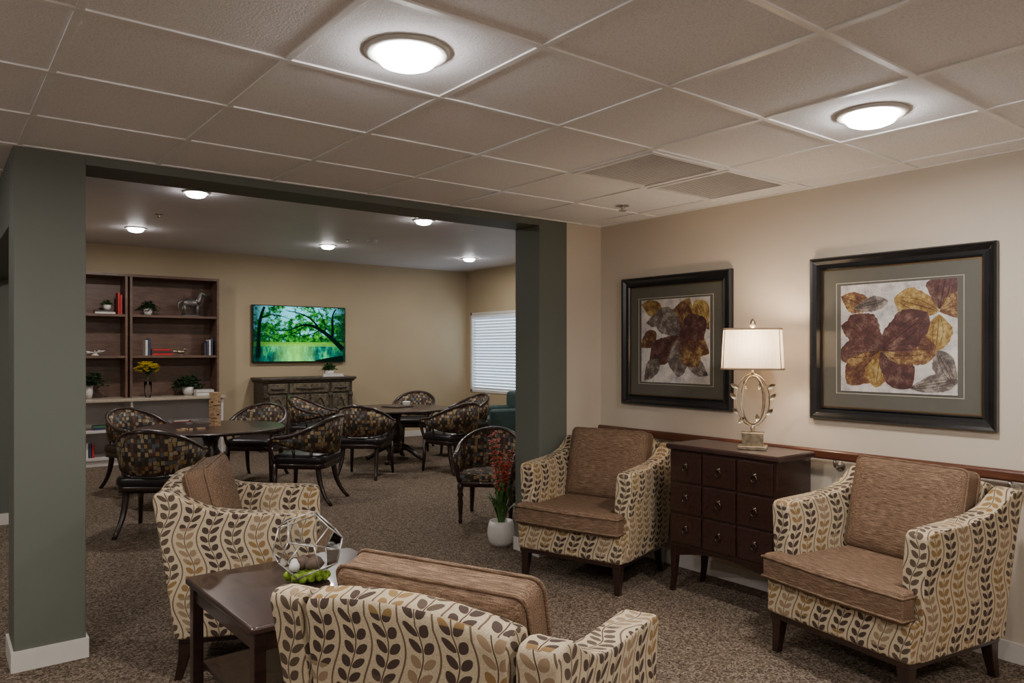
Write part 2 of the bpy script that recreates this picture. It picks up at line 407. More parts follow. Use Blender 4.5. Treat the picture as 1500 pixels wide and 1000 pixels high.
# ------------------------------------------------------------------ upholstered armchair (+y = front)
def armchair(loc, rz):
    e = empty('armchair', loc, rz)
    prof = [(-.335,.20),(-.36,.40),(-.40,.70),(-.425,.875),(-.41,.90),(-.37,.905),(-.33,.895),(-.27,.855),(-.20,.82),(-.12,.798),(0,.785),(.15,.777),(.25,.772),(.29,.765),(.308,.745),(.312,.60),(.312,.20)]
    for s, nm in ((-1, 'arm_left'), (1, 'arm_right')):
        def fl(x, z): return s*(x+.035*max(0, (z-.25)/.6)**1.5)
        m = Mesh(); m.loft([[(fl(x, z), y, z) for y, z in prof] for x in (.295, .405)]); m.out(nm, FAB, e, bevel=.022, seg=4)
    def bsec(x):
        k = .03*(1-(x/.31)**2)
        return [(x,-.335,.20),(x,-.36,.40),(x,-.40,.70),(x,-.425,.875+k*.6),(x,-.41,.90+k),(x,-.36,.915+k),(x,-.315,.90+k),(x,-.28,.80),(x,-.22,.40),(x,-.22,.20)]
    m = Mesh(); m.loft([bsec(-.31+.62*i/8) for i in range(9)]); m.out('back', FAB, e, bevel=.012, seg=3)
    box('seat_deck', -.40, .40, -.33, .38, .20, .385, FAB, e, bevel=.02)
    poly = [(-.285,-.24),(.285,-.24),(.285,.318),(.385,.325),(.39,.42),(.0,.435),(-.39,.42),(-.385,.325),(-.285,.318)]
    m = Mesh(); m.loft([[(x*.985, y*.985, .375) for x, y in poly], [(x, y, .395) for x, y in poly], [(x, y, .49) for x, y in poly], [(x*.98, y*.98, .515) for x, y in poly]]); m.out('seat_cushion', BRN, e, bevel=.014, seg=3)
    for z in (.396, .494):
        m = Mesh(); m.tube([(x*1.006, y*1.006, z) for x, y in ((-.39,.325),(-.39,.42),(0,.435),(.39,.42),(.39,.325))], .006, 6); m.out('piping', BRN, e, smooth=True)
    T = Matrix.Translation((0, -.205, .735)) @ Matrix.Rotation(math.radians(14), 4, 'X')
    R = Matrix.Rotation(PI/2, 4, 'X')
    c = cush(.60, .49, .19); o = c.out('back_pillow', BRN, e, smooth=True)
    o.data.transform(R); o.matrix_local = T
    for z in (.045, -.045):
        P = [(x, y, z) for x, y in rrect(.302, .247, .035, 5)]
        m = Mesh(); m.tube(P, .006, 6, closed=True); o = m.out('pillow_piping', BRN, e, smooth=True); o.data.transform(R); o.matrix_local = T
    m = Mesh(); m.box(-.385, .385, -.32, .37, .175, .205)
    for sx in (-1, 1):
        for y, sp in ((.335, .015), (-.29, -.035)):
            def q(c, w, z): return [(c[0]-w, c[1]-w, z), (c[0]+w, c[1]-w, z), (c[0]+w, c[1]+w, z), (c[0]-w, c[1]+w, z)]
            m.loft([q((sx*.355, y+sp), .018, 0), q((sx*.352, y+sp*.3), .024, .10), q((sx*.35, y), .031, .19)])
    m.out('wood_base', ESP, e, bevel=.004, seg=2)
    return e
A = armchair((3.69, 3.80, 0), face(-.955, -.297))
dup(A, (3.765, 1.825, 0), face(-.985, .16))
dup(A, (1.38, 3.97, 0), face(.91, -.42))
dup(A, (1.30, 1.80, 0), face(.92, .39))

# ------------------------------------------------------------------ side table
e = empty('side_table', (1.25, 2.99, 0), 0.03)
TW = .385
pts = rrect(TW, TW, .02, 3); m = Mesh()
m.loft([[(x*k, y*k, z) for x, y in pts] for k, z in ((.97,.568),(1,.576),(1,.592),(.985,.60))]); m.out('top', TOPW, e, bevel=.003, seg=2)
m = Mesh()
for s in (-1, 1):
    m.box(-.34, .34, s*.345-.012, s*.345+.012, .50, .57); m.box(s*.345-.012, s*.345+.012, -.34, .34, .50, .57)
m.box(-.33, .33, -.33, .33, .23, .25)
for sx in (-1, 1):
    for sy in (-1, 1): m.box(sx*.345-.022, sx*.345+.022, sy*.345-.022, sy*.345+.022, 0, .57)
m.out('frame', ESP, e, bevel=.003, seg=2)

# terrarium
e = empty('glass_terrarium', (1.25, 3.0, .60), .4)
phi = (1+5**.5)/2
dv = [(a,b,c) for a in (-1,1) for b in (-1,1) for c in (-1,1)]
for a in (-1,1):
    for b in (-1,1): dv += [(0,a/phi,b*phi), (a/phi,b*phi,0), (a*phi,0,b/phi)]
dv = [Vector(v) for v in dv]
fn = Vector((0, 1, phi)).normalized(); Rm = fn.rotation_difference(Vector((0,0,-1))).to_matrix()
S = .145/math.sqrt(3); dv = [Rm @ v*S for v in dv]
zmin = min(v.z for v in dv); dv = [v-Vector((0,0,zmin-.004)) for v in dv]
bm = bmesh.new()
for v in dv: bm.verts.new(v)
bmesh.ops.convex_hull(bm, input=bm.verts); bmesh.ops.dissolve_limit(bm, angle_limit=.05, verts=bm.verts, edges=bm.edges)
bm.verts.ensure_lookup_table(); bm.verts.index_update()
Vv = [v.co.copy() for v in bm.verts]; Ff = [tuple(v.index for v in f.verts) for f in bm.faces]; Ed = [(ed.verts[0].co.copy(), ed.verts[1].co.copy()) for ed in bm.edges]; bm.free()
Ff.sort(key=lambda f: -(sum((Vv[i] for i in f), Vector())/len(f)).z)
mk('glass', Vv, Ff[1:], GLASS, e)
m = Mesh()
for a, b in Ed: m.tube([a, b], .0030, 6)
m.out('metal_edges', simple('silver_solder', (.50,.48,.45), .35, .7), e, smooth=True)
m = Mesh()
for i in range(36):
    a = random.uniform(0, 6.28); r = random.uniform(.01, .08); q = random.uniform(.012, .024); m.ell((r*math.cos(a), r*math.sin(a), .008+q*.7), (q, q, q*.9), 10, 6, .2)
m.out('moss', MOSS, e, smooth=True)
m = Mesh(); m.ell((-.055, .02, .068), (.022,.022,.022)); m.ell((-.02, .055, .07), (.018,.018,.018)); m.out('white_ball', CERAM, e, smooth=True)
m = Mesh(); m.ell((.04, .0, .06), (.05,.03,.03), 10, 7, .12); m.ell((.01, .04, .065), (.03,.03,.03), 10, 7, .12); m.out('stone', STONE, e, smooth=True)

# ------------------------------------------------------------------ chest of drawers (front -X)
e = empty('chest_of_drawers', (3.98, 2.83, 0))
x0, x1, y0, y1 = -.175, .175, -.39, .39
box('body', x0, x1, y0, y1, .30, .925, MAH, e, bevel=.004, seg=2)
m = Mesh(); m.loft([[(x, y, z) for x, y in ((x0-.02-k, y0-.02-k), (x1+.01, y0-.02-k), (x1+.01, y1+.02+k), (x0-.02-k, y1+.02+k))] for k, z in ((-.012, .92), (0, .93), (0, .95), (-.006, .958))]); m.out('top', TOPW, e, bevel=.002, seg=2)
m = Mesh(); r = Mesh()
for i in range(3):
    for j in range(3):
        ya = y0+.02+j*.2517; za = .325+i*.198
        m.box(x0-.014, x0+.002, ya+.004, ya+.2407, za+.004, za+.188)
        cy, cz = ya+.122, za+.10
        r.lathe([(.016, 0), (.014, .004), (.004, .012)], 16, Matrix.Translation((x0-.013, cy, cz+.012)) @ Matrix.Rotation(-PI/2, 4, 'Y'))
        r.tube([(x0-.022, cy+.02*math.sin(a*PI/8), cz-.008+.02*math.cos(a*PI/8)) for a in range(16)], .0028, 6, closed=True)
m.out('drawer_fronts', MAH, e, bevel=.004, seg=2); r.out('ring_pulls', simple('dark_bronze', (.08,.06,.045), .3, .9), e, smooth=True)
m = Mesh()
for sx, xx in ((-1, x0+.022), (1, x1-.022)):
    for sy, yy in ((-1, y0+.022), (1, y1-.022)):
        def q(dx, dy, w, z): return [(xx+dx-w, yy+dy-w, z), (xx+dx+w, yy+dy-w, z), (xx+dx+w, yy+dy+w, z), (xx+dx-w, yy+dy+w, z)]
        m.loft([q(sx*-.0, sy*.02, .014, 0), q(0, sy*.006, .016, .10), q(0, 0, .020, .20), q(0, 0, .024, .31)])
n = 14
for xx in (x0+.005, ):
    top = [(xx, y0+.03+(y1-y0-.06)*i/n, .305) for i in range(n+1)]
    bot = [(xx, y0+.03+(y1-y0-.06)*i/n, .235+.055*math.sin(PI*i/n)) for i in range(n+1)]
    V = top+bot+[(x+.02, y, z) for x, y, z in top+bot]; k = n+1; F = []
    for i in range(n):
        F += [(i, i+1, k+i+1, k+i), (2*k+i, 3*k+i, 3*k+i+1, 2*k+i+1), (k+i, k+i+1, 3*k+i+1, 3*k+i), (i, 2*k+i, 2*k+i+1, i+1)]
    m.add(V, F)
for yy in (y0+.005, y1-.025): m.box(x0+.03, x1-.03, yy, yy+.02, .25, .305)
m.out('legs_and_apron', MAH, e, bevel=.003, seg=2)

# ------------------------------------------------------------------ table lamp
e = empty('table_lamp', (3.97, 2.715, .959), .55)
m = Mesh(); m.box(-.06, .06, -.085, .085, 0, .022); m.box(-.042, .042, -.062, .062, .022, .095); m.box(-.047, .047, -.068, .068, .095, .103); m.out('base', BRASS, e, bevel=.003, seg=2)
def leaf(mesh, p, d, ln, wd, up=(0,0,1), cup=.15):
    d = Vector(d).normalized(); s = d.cross(Vector(up))
    if s.length < .05: s = d.cross(Vector((1,0,0)))
    s.normalize(); nrm = s.cross(d); p = Vector(p); k = 6
    V = []; F = []
    for i in range(k+1):
        t = i/k; w = wd*math.sin(PI*(t*.93+.04))**.8; c = p+d*ln*t+nrm*cup*ln*math.sin(PI*t)
        V += [c-s*w, c+nrm*w*.35, c+s*w]
    for i in range(k):
        a = i*3; F += [(a, a+1, a+4, a+3), (a+1, a+2, a+5, a+4)]
    mesh.add(V, F)
m = Mesh(); m.lathe([(.014,.10),(.010,.115),(.016,.128),(.008,.14),(.006,.15)], 14)
L = Mesh()
for a_, b_, tilt, off in ((.098,.158,0.0,0.0), (.080,.150,.45,.006), (.066,.146,-.45,-.006)):
    P = []
    for i in range(32):
        t = i*PI/16; P.append((off+.012*math.sin(2*t)+math.sin(tilt)*a_*math.cos(t), a_*math.cos(tilt)*math.cos(t), .30+b_*math.sin(t)))
    m.tube(P, .0040, 6, closed=True)
for s in (-1, 1):
    for z, yy, dy, dz in ((.21,.078,.9,.8), (.30,.098,.8,.9), (.37,.085,.9,.5), (.41,.055,-.4,-.9)):
        leaf(L, (.004, s*yy, z), (-.10, s*dy, dz), .052, .013, up=(1,0,0), cup=.08)
leaf(L, (0, .05, .19), (-.1, .5, -.5), .05, .013, up=(1,0,0)); leaf(L, (0, -.03, .165), (-.1, .1, .9), .05, .013, up=(1,0,0))
m.lathe([(.006,.45),(.012,.462),(.006,.475),(.006,.74)], 10)
m.lathe([(.004,.735),(.016,.745),(.020,.765),(.012,.785),(.003,.795)], 14)
m.tube([(-.10,0,.725),(.10,0,.725)], .003, 6); m.tube([(0,-.13,.725),(0,.13,.725)], .003, 6)
m.out('stem', BRASS, e, smooth=True); L.out('leaves', BRASS, e, smooth=True)
def shp(k): return [(x, y) for x, y in rrect(.125*k, .180*k, .055, 6)]
T0, T1 = .49, .73
m = Mesh(); m.loft([[(x, y, z) for x, y in shp(k)] for k, z in ((1, T0), (.985, T0+.06), (.97, T0+.12), (.95, T0+.18), (.93, T1))], caps=False); m.out('shade', SHADE, e, smooth=True)
m = Mesh(); SHT = simple('shade_trim', (.30,.21,.13), .7)
for k, z in ((1, T0), (.93, T1)): m.tube([(x*1.005, y*1.005, z) for x, y in shp(k)], .006, 6, closed=True)
for x, y in ((.111, .166), (-.111, .166), (.111, -.166), (-.111, -.166)): m.tube([(x, y, T0), (x*.93, y*.93, T1)], .003, 6)
m.out('shade_trim', SHT, e, smooth=True)
m = Mesh(); m.ell((0,0,.60), (.028,.028,.04)); m.out('bulb', emis('bulb_glow', (1,.82,.6), 6), e, smooth=True)
l = bpy.data.lights.new('bulb_light', 'POINT'); l.energy = 12; l.color = (1, .80, .58); l.shadow_soft_size = .05
o = bpy.data.objects.new('bulb_light', l); sc.collection.objects.link(o); o.parent = e; o.location = (.0, 0, .66)

# ------------------------------------------------------------------ framed art (on right wall, facing -X)
def art_mat(name, c1, c2, c3, sc_=9):
    s = NT(name); v = s.coord(); a = s.noise(v, sc_, 8, .8)
    c = s.ramp(a, [(.38, c1), (.5, c2), (.60, c3)]); s.bsdf(c, .5, coat=.5); return s.m
ABG = art_mat('art_canvas', (.30,.27,.28), (.48,.45,.43), (.60,.57,.53))
AC = {'m': art_mat('art_maroon', (.028,.011,.012), (.070,.020,.019), (.15,.09,.065), 18),
      'g': art_mat('art_gold', (.10,.03,.015), (.25,.155,.035), (.40,.31,.13), 14),
      's': art_mat('art_slate', (.05,.04,.038), (.11,.09,.08), (.30,.26,.22), 18),
      'b': art_mat('art_mixed_brown', (.045,.012,.013), (.12,.048,.022), (.33,.23,.08), 12)}
AV = simple('art_vein', (.03,.012,.010), .6)
def frame_art(ya, yb, za, zb, petals):
    cy, cz = (ya+yb)/2, (za+zb)/2; e = empty('framed_botanical_print', (RW, cy, cz))
    hw, hh = (yb-ya)/2, (zb-za)/2
    prof = [(0, 0), (0, .030), (.008, .040), (.022, .036), (.040, .020), (.060, .018), (.068, .024), (.074, .014), (.074, .002)]
    secs = []
    for sy, sz in ((-1,-1),(1,-1),(1,1),(-1,1)):
        secs.append([(-d-.002, sy*(hw-i), sz*(hh-i)) for i, d in prof])
    m = Mesh(); m.loft(secs, closed=True); m.out('moulding', BLACKF, e)
    hb = hw-.074; vb = hh-.074
    def rectline(i, t, d, mat, nm):
        m = Mesh(); a = hb-i; b = vb-i
        m.box(-d-.002, -d, -a, a, b-t, b); m.box(-d-.002, -d, -a, a, -b, -b+t); m.box(-d-.002, -d, -a, -a+t, -b+t, b-t); m.box(-d-.002, -d, a-t, a, -b+t, b-t); m.out(nm, mat, e)
    box('mat_board', -.008, -.001, -hb-.004, hb+.004, -vb-.004, vb+.004, MATB, e)
    rectline(0, .006, .010, GOLDTRIM, 'fillet'); rectline(.085, .003, .008, LINE, 'mat_line')
    aw, ah = hw-.19, hh-.175
    box('art_canvas', -.013, -.008, -aw, aw, -ah, ah, ABG, e)
    layers = {}
    ve = Mesh()
    for n, (cx, cyy, ang, ln, wd, col) in enumerate(petals):
        X = -.0135-.00008*n; k = 26; P = []
        ca, sa = math.cos(math.radians(ang)), math.sin(math.radians(ang))
        rnd = random.Random(n); ph = rnd.uniform(0, 6)
        for i in range(k*2):
            t = (i/k) if i <= k else (2-i/k); sgn = 1 if i <= k else -1
            w = wd*(math.sin(PI*t**1.2)**.7 if 0 < t < 1 else 0)*(1+.09*math.sin(9*t+ph+sgn)+rnd.uniform(-.05,.05))
            u = cx+(t*ln)*ca-sgn*w*sa; v = cyy+(t*ln)*sa+sgn*w*ca
            u = min(max(u, 0), 1); v = min(max(v, 0), 1)
            P.append((X, aw-2*aw*u, -ah+2*ah*v))
        layers.setdefault(col, Mesh()).add(P, [tuple(range(len(P)))])
        for off in (-.35, 0, .35):
            pts = []
            for i in range(7):
                t = .04+.8*i/6; o_ = off*wd*math.sin(PI*t); u = cx+t*ln*ca-o_*sa; v = cyy+t*ln*sa+o_*ca
                if 0 < u < 1 and 0 < v < 1: pts.append((X-.0003, aw-2*aw*u, -ah+2*ah*v))
            if len(pts) > 2: ve.tube(pts, .0009 if off else .0013, 4)
    for c, mm in layers.items(): mm.out('petals_'+c, AC[c], e)
    ve.out('petal_veins', AV, e)
P2 = [(.0,.90,-25,.30,.10,'b'), (.12,.78,10,.32,.07,'s'), (.0,.62,-15,.20,.09,'m'),
      (.86,.72,160,.40,.14,'g'), (.86,.74,80,.34,.13,'m'), (.86,.70,-95,.32,.12,'g'), (.86,.72,20,.30,.12,'b'),
      (.98,.08,115,.34,.09,'s'), (.62,.05,12,.40,.08,'s'),
      (.37,.38,130,.44,.16,'m'), (.37,.38,185,.40,.13,'m'), (.37,.38,225,.44,.14,'b'), (.37,.38,262,.34,.11,'g'),
      (.37,.38,-52,.42,.14,'m'), (.37,.38,2,.48,.15,'b'), (.37,.38,40,.52,.17,'m')]
P1 = [(.0,.95,-15,.34,.10,'g'), (.08,.72,10,.28,.08,'s'), (.0,.42,40,.30,.10,'b'),
      (.72,1.0,-110,.28,.11,'g'), (1.0,.62,120,.40,.13,'g'), (1.0,.35,150,.30,.11,'b'), (.98,.10,150,.34,.09,'s'),
      (.58,.55,82,.42,.15,'b'), (.58,.55,135,.46,.16,'s'), (.58,.55,215,.54,.16,'m'),
      (.58,.55,268,.48,.15,'s'), (.58,.55,-52,.44,.15,'b'), (.58,.55,25,.42,.17,'m'), (.05,.02,50,.34,.10,'s')]
frame_art(1.49, 2.51, 1.146, 2.117, P2)
frame_art(3.08, 4.09, 1.148, 2.112, P1)

# ------------------------------------------------------------------ barrel dining chair (+y front)
def barrel(name, loc, rz, full=False, turned=False, scale=(1,1,1)):
    e = empty(name, loc, rz); e.scale = scale; R0, R1 = .255, .305
    def top(t):
        s = abs(t)/125; return .655+.205*(.5+.5*math.cos(PI*min(s, 1)))
    def bot(t):
        s = abs(t)/125; return .44 if full else .505+.115*s**2
    def pos(t, R, z):
        a = math.radians(t); y = -R*math.cos(a)
        if abs(t) > 90: y = R*1.25*math.sin(math.radians(abs(t)-90)); x = math.copysign(R*(1-.04*((abs(t)-90)/35)**2), t)
        else: x = R*math.sin(a)
        return Vector((x, y, z))
    TT = list(range(-125, 126, 10))
    def Rz(t, z):
        s = min(abs(t)/125, 1)
        return R0+(R1-R0)*((z-.44)/.42)*(1-.4*s)+.01
    m = Mesh(); secs = []
    for t in TT:
        zb, zt = bot(t), top(t)-.01
        ro, rt = Rz(t, zb), Rz(t, zt)
        secs.append([pos(t, ro+.016, zb), pos(t, (ro+rt)/2+.022, (zb+zt)/2), pos(t, rt+.016, zt), pos(t, rt-.016, zt), pos(t, (ro+rt)/2-.03, (zb+zt)/2), pos(t, ro-.022, zb)])
    m.loft(secs); m.out('upholstered_back', MOS, e, smooth=True)
    m = Mesh()
    m.tube([pos(t, Rz(t, top(t)), top(t)) for t in TT], [.021]*len(TT), 8)
    if not full: m.tube([pos(t, Rz(t, bot(t)), bot(t)) for t in TT], .014, 8)
    for s in (-1, 1):
        p = pos(s*125, Rz(125, top(125)), top(125))
        m.tube(bez(p, p+Vector((0,.06,-.01)), (s*.255, .27, .55), (s*.235, .21, .40), 10), [.022]*5+[.018]*6, 8)
        if not full:
            for t in (28, 62, 95): m.tube([pos(s*t, .235, .40), pos(s*t, Rz(t, bot(t)), bot(t)+.01)], .014, 8)
        if turned:
            m.lathe([(.014,0),(.02,.02),(.014,.04),(.02,.12),(.026,.2),(.018,.24),(.03,.27),(.02,.30),(.028,.33),(.028,.40)], 14, Matrix.Translation((s*.225, .20, 0)))
        else:
            m.tube([(s*.232,.215,.40), (s*.236,.22,.2), (s*.245,.235,0)], [.026,.021,.016], 8)
        m.tube(bez((s*.19,-.17,.42), (s*.19,-.18,.25), (s*.20,-.20,.12), (s*.225,-.31,0), 8), [.027,.027,.026,.025,.023,.022,.02,.019,.018], 8)
    a = rrect(.25, .24, .08, 5); m.loft([[(x, y+.0, z) for x, y in a] for z in (.355, .42)])
    m.out('wood_frame', ESP, e, smooth=True)
    m = Mesh(); m.loft([[(x*k, y*k, z) for x, y in rrect(.262, .25, .09, 6)] for k, z in ((.96,.405), (1.0,.42), (1.0,.458), (.97,.480), (.8,.495), (.4,.503), (.02,.505))]); m.out('seat', MOS if full else LEATH, e, smooth=True)
    return e
T1c = (2.36, 8.24); T2c = (5.2, 9.38)
def aim(p, t): return face(t[0]-p[0], t[1]-p[1])
chs = [((1.60,7.05),T1c), ((1.90,9.35),T1c), ((3.17,9.15),T1c), ((3.12,7.48),T1c), ((4.30,8.52),T2c), ((5.36,8.16),T2c), ((6.07,10.35),T2c), ((4.38,10.3),T2c), ((6.38,9.35),T2c)]
D0 = barrel('dining_chair', (chs[0][0][0], chs[0][0][1], 0), aim(*chs[0]), scale=(1.12, 1.12, 1.03))
for p, t in chs[1:]: dup(D0, (p[0], p[1], 0), aim(p, t))
barrel('occasional_chair', (4.10, 5.62, 0), face(-.72, -.69), True, True, (1.02, 1.0, .94))

def dtable(loc):
    e = empty('round_dining_table', loc)
    m = Mesh(); m.lathe([(.02,.715),(.70,.715),(.735,.72),(.75,.732),(.75,.742),(.74,.75),(.02,.75)], 56); m.out('top', ESP, e, smooth=False, bevel=.002, seg=2)
    m = Mesh(); m.lathe([(.30,.715),(.28,.69),(.10,.66),(.075,.60),(.07,.54),(.11,.45),(.125,.38),(.10,.30),(.075,.26),(.12,.22),(.13,.16),(.10,.12),(.02,.11)], 28)
    for i in range(4):
        a = PI/4+i*PI/2
        P = bez((.08,0,.20), (.20,0,.24), (.30,0,.05), (.42,0,.03), 8)
        m.tube(P, [.045,.044,.042,.04,.036,.033,.03,.03,.03], 8, T=Matrix.Rotation(a, 4, 'Z'))
    m.out('pedestal', ESP, e, smooth=True)
    return e
dtable((T1c[0], T1c[1], 0)); dtable((T2c[0], T2c[1], 0))
e = empty('wooden_block_tower', (2.42, 8.30, .751), .5); m = Mesh()
for l in range(19):
    for j in (-1, 0, 1):
        if (l*3+j) % 7 == 4 and l < 17: continue
        o = random.uniform(-.004,.004)
        if l % 2: m.box(-.042+o, .042+o, j*.028-.0125, j*.028+.0125, l*.019, l*.019+.018)
        else: m.box(j*.028-.0125, j*.028+.0125, -.042+o, .042+o, l*.019, l*.019+.018)
m.out('blocks', PINE, e)
e = empty('loose_wooden_blocks', (2.0, 8.0, .751)); m = Mesh()
for x, y, a in ((0,0,.3), (.09,-.03,1.2), (.05,.06,2.), (.2,.02,.1)): m.box(-.042, .042, -.0125, .0125, 0, .018, Matrix.Translation((x,y,0)) @ Matrix.Rotation(a, 4, 'Z'))
m.out('blocks', PINE, e)
e = empty('board_game', (5.3, 9.5, .751), .3); box('board', -.16, .16, -.16, .16, 0, .015, BK[3], e); m = Mesh(); m.lathe([(.05,.0),(.06,.05),(.05,.06)], 16, Matrix.Translation((.3,.1,0))); m.out('cup', BK[2], e)

# ------------------------------------------------------------------ bookcase
e = empty('built_in_bookcase', (0,0,0))
m = Mesh(); F0, B0 = 11.53, 11.895
xa, xd, xb = .94, 2.2, 3.42
for x, w_ in ((xa, .03), (xd-.045, .03), (xd+.015, .03), (xb-.03, .03)): m.box(x, x+w_, F0, B0, .90, 2.62)
m.box(xa, xb, F0-.005, B0, 2.59, 2.625)
for z in (2.03, 1.455): m.box(xa+.03, xd-.045, F0+.01, B0, z, z+.032); m.box(xd+.045, xb-.03, F0+.01, B0, z, z+.032)
m.box(xa, xb, B0-.012, B0-.002, .90, 2.6)
m.out('upper_shelving', SHELFW, e)
m = Mesh(); m.box(xa-.01, xb+.03, 11.28, B0, .862, .90); m.out('counter', GRANITE, e, bevel=.004, seg=2)
m = Mesh()
for x, w_ in ((xa, .03), (xd-.015, .03), (xb-.03, .03)): m.box(x, x+w_, 11.32, B0, .0, .862)
for z in (.08, .45): m.box(xa+.03, xb-.03, 11.34, B0, z, z+.03)
m.box(xa, xb, B0-.012, B0-.002, 0, .86); m.box(xa, xb, 11.36, 11.38, 0, .08)
m.out('base_shelving', CREAMC, e)

def books(x, y, z, spec, nm='books'):
    """spec: list of ('v', thick, h, colour) upright or ('s', w, thick, colour) stacked"""
    e = empty(nm, (x, y, z)); ms = {}; cx = 0; sz = 0
    for kind, a, b, c in spec:
        M_ = ms.setdefault(c, Mesh()); Pp = ms.setdefault('p', Mesh())
        if kind == 'v':
            M_.box(cx, cx+.003, 0, .15, 0, b); M_.box(cx+a-.003, cx+a, 0, .15, 0, b); M_.box(cx, cx+a, 0, .003, 0, b); Pp.box(cx+.003, cx+a-.003, .003, .146, .003, b-.004); cx += a+.001
        else:
            M_.box(cx+.03, cx+.03+a, 0, .16, sz, sz+.003); M_.box(cx+.03, cx+.03+a, 0, .16, sz+b-.003, sz+b); M_.box(cx+.03, cx+.03+a, 0, .003, sz, sz+b); Pp.box(cx+.033, cx+.027+a, .003, .156, sz+.003, sz+b-.003); sz += b
    for k, M_ in ms.items(): M_.out('pages' if k == 'p' else 'covers', PAPER if k == 'p' else BK[k], e)
books(1.76, 11.58, 2.063, [('s', .25, .03, 2), ('s', .23, .025, 3)])
books(2.07, 11.58, 2.063, [('v', .028, .30, 0), ('v', .028, .27, 0)])
books(2.42, 11.58, 1.488, [('v', .035, .22, 2), ('v', .035, .24, 1), ('s', .27, .035, 0), ('s', .25, .03, 3), ('s', .24, .03, 0)])
books(3.22, 11.58, 1.488, [('v', .035, .18, 3), ('v', .03, .21, 1), ('v', .03, .23, 2), ('v', .03, .25, 1)])
books(3.02, 11.34, .901, [('s', .26, .05, 2), ('s', .24, .04, 2)])
books(1.72, 11.45, .481, [('s', .22, .03, 1), ('s', .2, .03, 4)])
books(1.62, 11.45, .111, [('v', .04, .22, 3), ('v', .03, .2, 2), ('v', .04, .2, 1), ('v', .03, .18, 0)])
books(2.75, 11.48, .481, [('s', .26, .05, 0), ('s', .2, .03, 2)])

def bush(name, loc, r, n, mat, pot=None, leafn=.05, droop=0, flowers=None, stem=0, potmat=CERAM):
    e = empty(name, loc)
    if pot:
        m = Mesh(); m.lathe([(.004,0),(pot[0]*.7,0),(pot[0]*.95,pot[1]*.4),(pot[0],pot[1]),(pot[0]*.9,pot[1]),(pot[0]*.85,pot[1]*.8),(.004,pot[1]*.8)], 24); m.out('pot', potmat, e, smooth=True)
    z0 = pot[1]*.8 if pot else 0
    L = Mesh(); S_ = Mesh(); Fm = Mesh()
    for i in range(n):
        a = random.uniform(0, 2*PI); el = random.uniform(.1, 1.4); rr = r*random.uniform(.5, 1)
        tip = Vector((math.cos(a)*math.cos(el)*rr, math.sin(a)*math.cos(el)*rr*.42, max(.06, z0+stem+math.sin(el)*rr*.8-droop*math.cos(el)*rr)))
        P = bez((0,0,z0), (0,0,z0+stem+rr*.4), tip*.6+Vector((0,0,stem*.4+z0*.4+.04)), tip, 5); S_.tube(P, .0015, 4)
        for q in P[2:]:
            for sgn in (-1, 1): leaf(L, q, (math.cos(a+sgn), math.sin(a+sgn)*.6, random.uniform(-.2,.5)), leafn, leafn*.32)
        if flowers:
            for k in range(7):
                b = k*2*PI/7; leaf(Fm, P[-1], (math.cos(b), math.sin(b), .5), .045, .016)
    S_.out('stems', mat if not flowers else LEAFG, e); L.out('leaves', mat if not flowers else LEAFG, e, smooth=True)
    if flowers: Fm.out('flowers', flowers, e)
bush('potted_fern', (2.47, 11.66, 2.064), .17, 80, FERN, (.06, .10), .040, .4)
bush('small_potted_plant', (1.95, 11.66, 2.12), .10, 26, LEAFG, (.05, .07), .03, .1)
bush('leafy_houseplant', (3.02, 11.68, .902), .28, 90, FERN, (.08, .12), .055, .2)
bush('trailing_plant', (1.72, 11.66, .902), .28, 60, FERN, (.06, .18), .06, .1)
bush('vase_of_yellow_flowers', (2.42, 11.42, .902), .20, 60, YELF, (.05, .22), .03, 0, YELF, .16, GLASS)
e = empty('horse_sculpture', (3.05, 11.66, 2.063)); e.scale = (1.2,1,1.15); m = Mesh()
m.box(-.10, .10, -.04, .04, 0, .015); m.ell((0,0,.17), (.10,.045,.055))
m.tube(bez((.07,0,.18),(.11,0,.22),(.10,0,.27),(.13,0,.31),6), [.045,.042,.036,.032,.028,.026,.024], 10)
m.tube([(.12,0,.31),(.16,0,.285),(.19,0,.26)], [.026,.022,.014], 8); m.tube([(.125,.01,.33),(.12,.012,.355)], [.008,.002], 5); m.tube([(.125,-.01,.33),(.12,-.012,.355)], [.008,.002], 5)
for x, y, k in ((.07,.025,.05), (.08,-.025,-.01), (-.07,.025,-.03), (-.08,-.025,.02)): m.tube([(x,y,.15), (x+k*.6,y,.09), (x+k*.5,y,.015)], [.022,.013,.009], 8)
m.tube(bez((-.09,0,.19),(-.14,0,.20),(-.15,0,.12),(-.14,0,.07),6), [.012,.018,.02,.018,.014,.01,.004], 6); m.out('horse', PEWTER, e, smooth=True)
e = empty('brass_bird_figurine', (2.9, 11.60, 1.488)); m = Mesh(); m.ell((0,0,.05), (.06,.03,.032)); m.ell((.05,0,.085), (.022,.02,.022)); m.tube([(.07,0,.085),(.095,0,.08)], [.008,.001], 6); m.tube([(-.05,0,.055),(-.12,0,.07)], [.02,.006], 6); m.lathe([(.03,0),(.03,.006),(.006,.01),(.006,.03)], 12); m.out('bird', BRASS, e, smooth=True)
e = empty('white_coral_decor', (1.80, 11.66, 1.489)); m = Mesh()
for i in range(16):
    a = random.uniform(0, 6.28); m.tube(bez((0,0,.025), (.03*math.cos(a), .02*math.sin(a), .04), (.07*math.cos(a), .04*math.sin(a), .04), (.13*math.cos(a), .06*math.sin(a), random.uniform(.03,.08)), 5), [.014,.013,.011,.009,.007,.004], 6)
m.lathe([(.05,0),(.045,.012),(.01,.03)], 14); m.out('coral', CERAM, e, smooth=True)

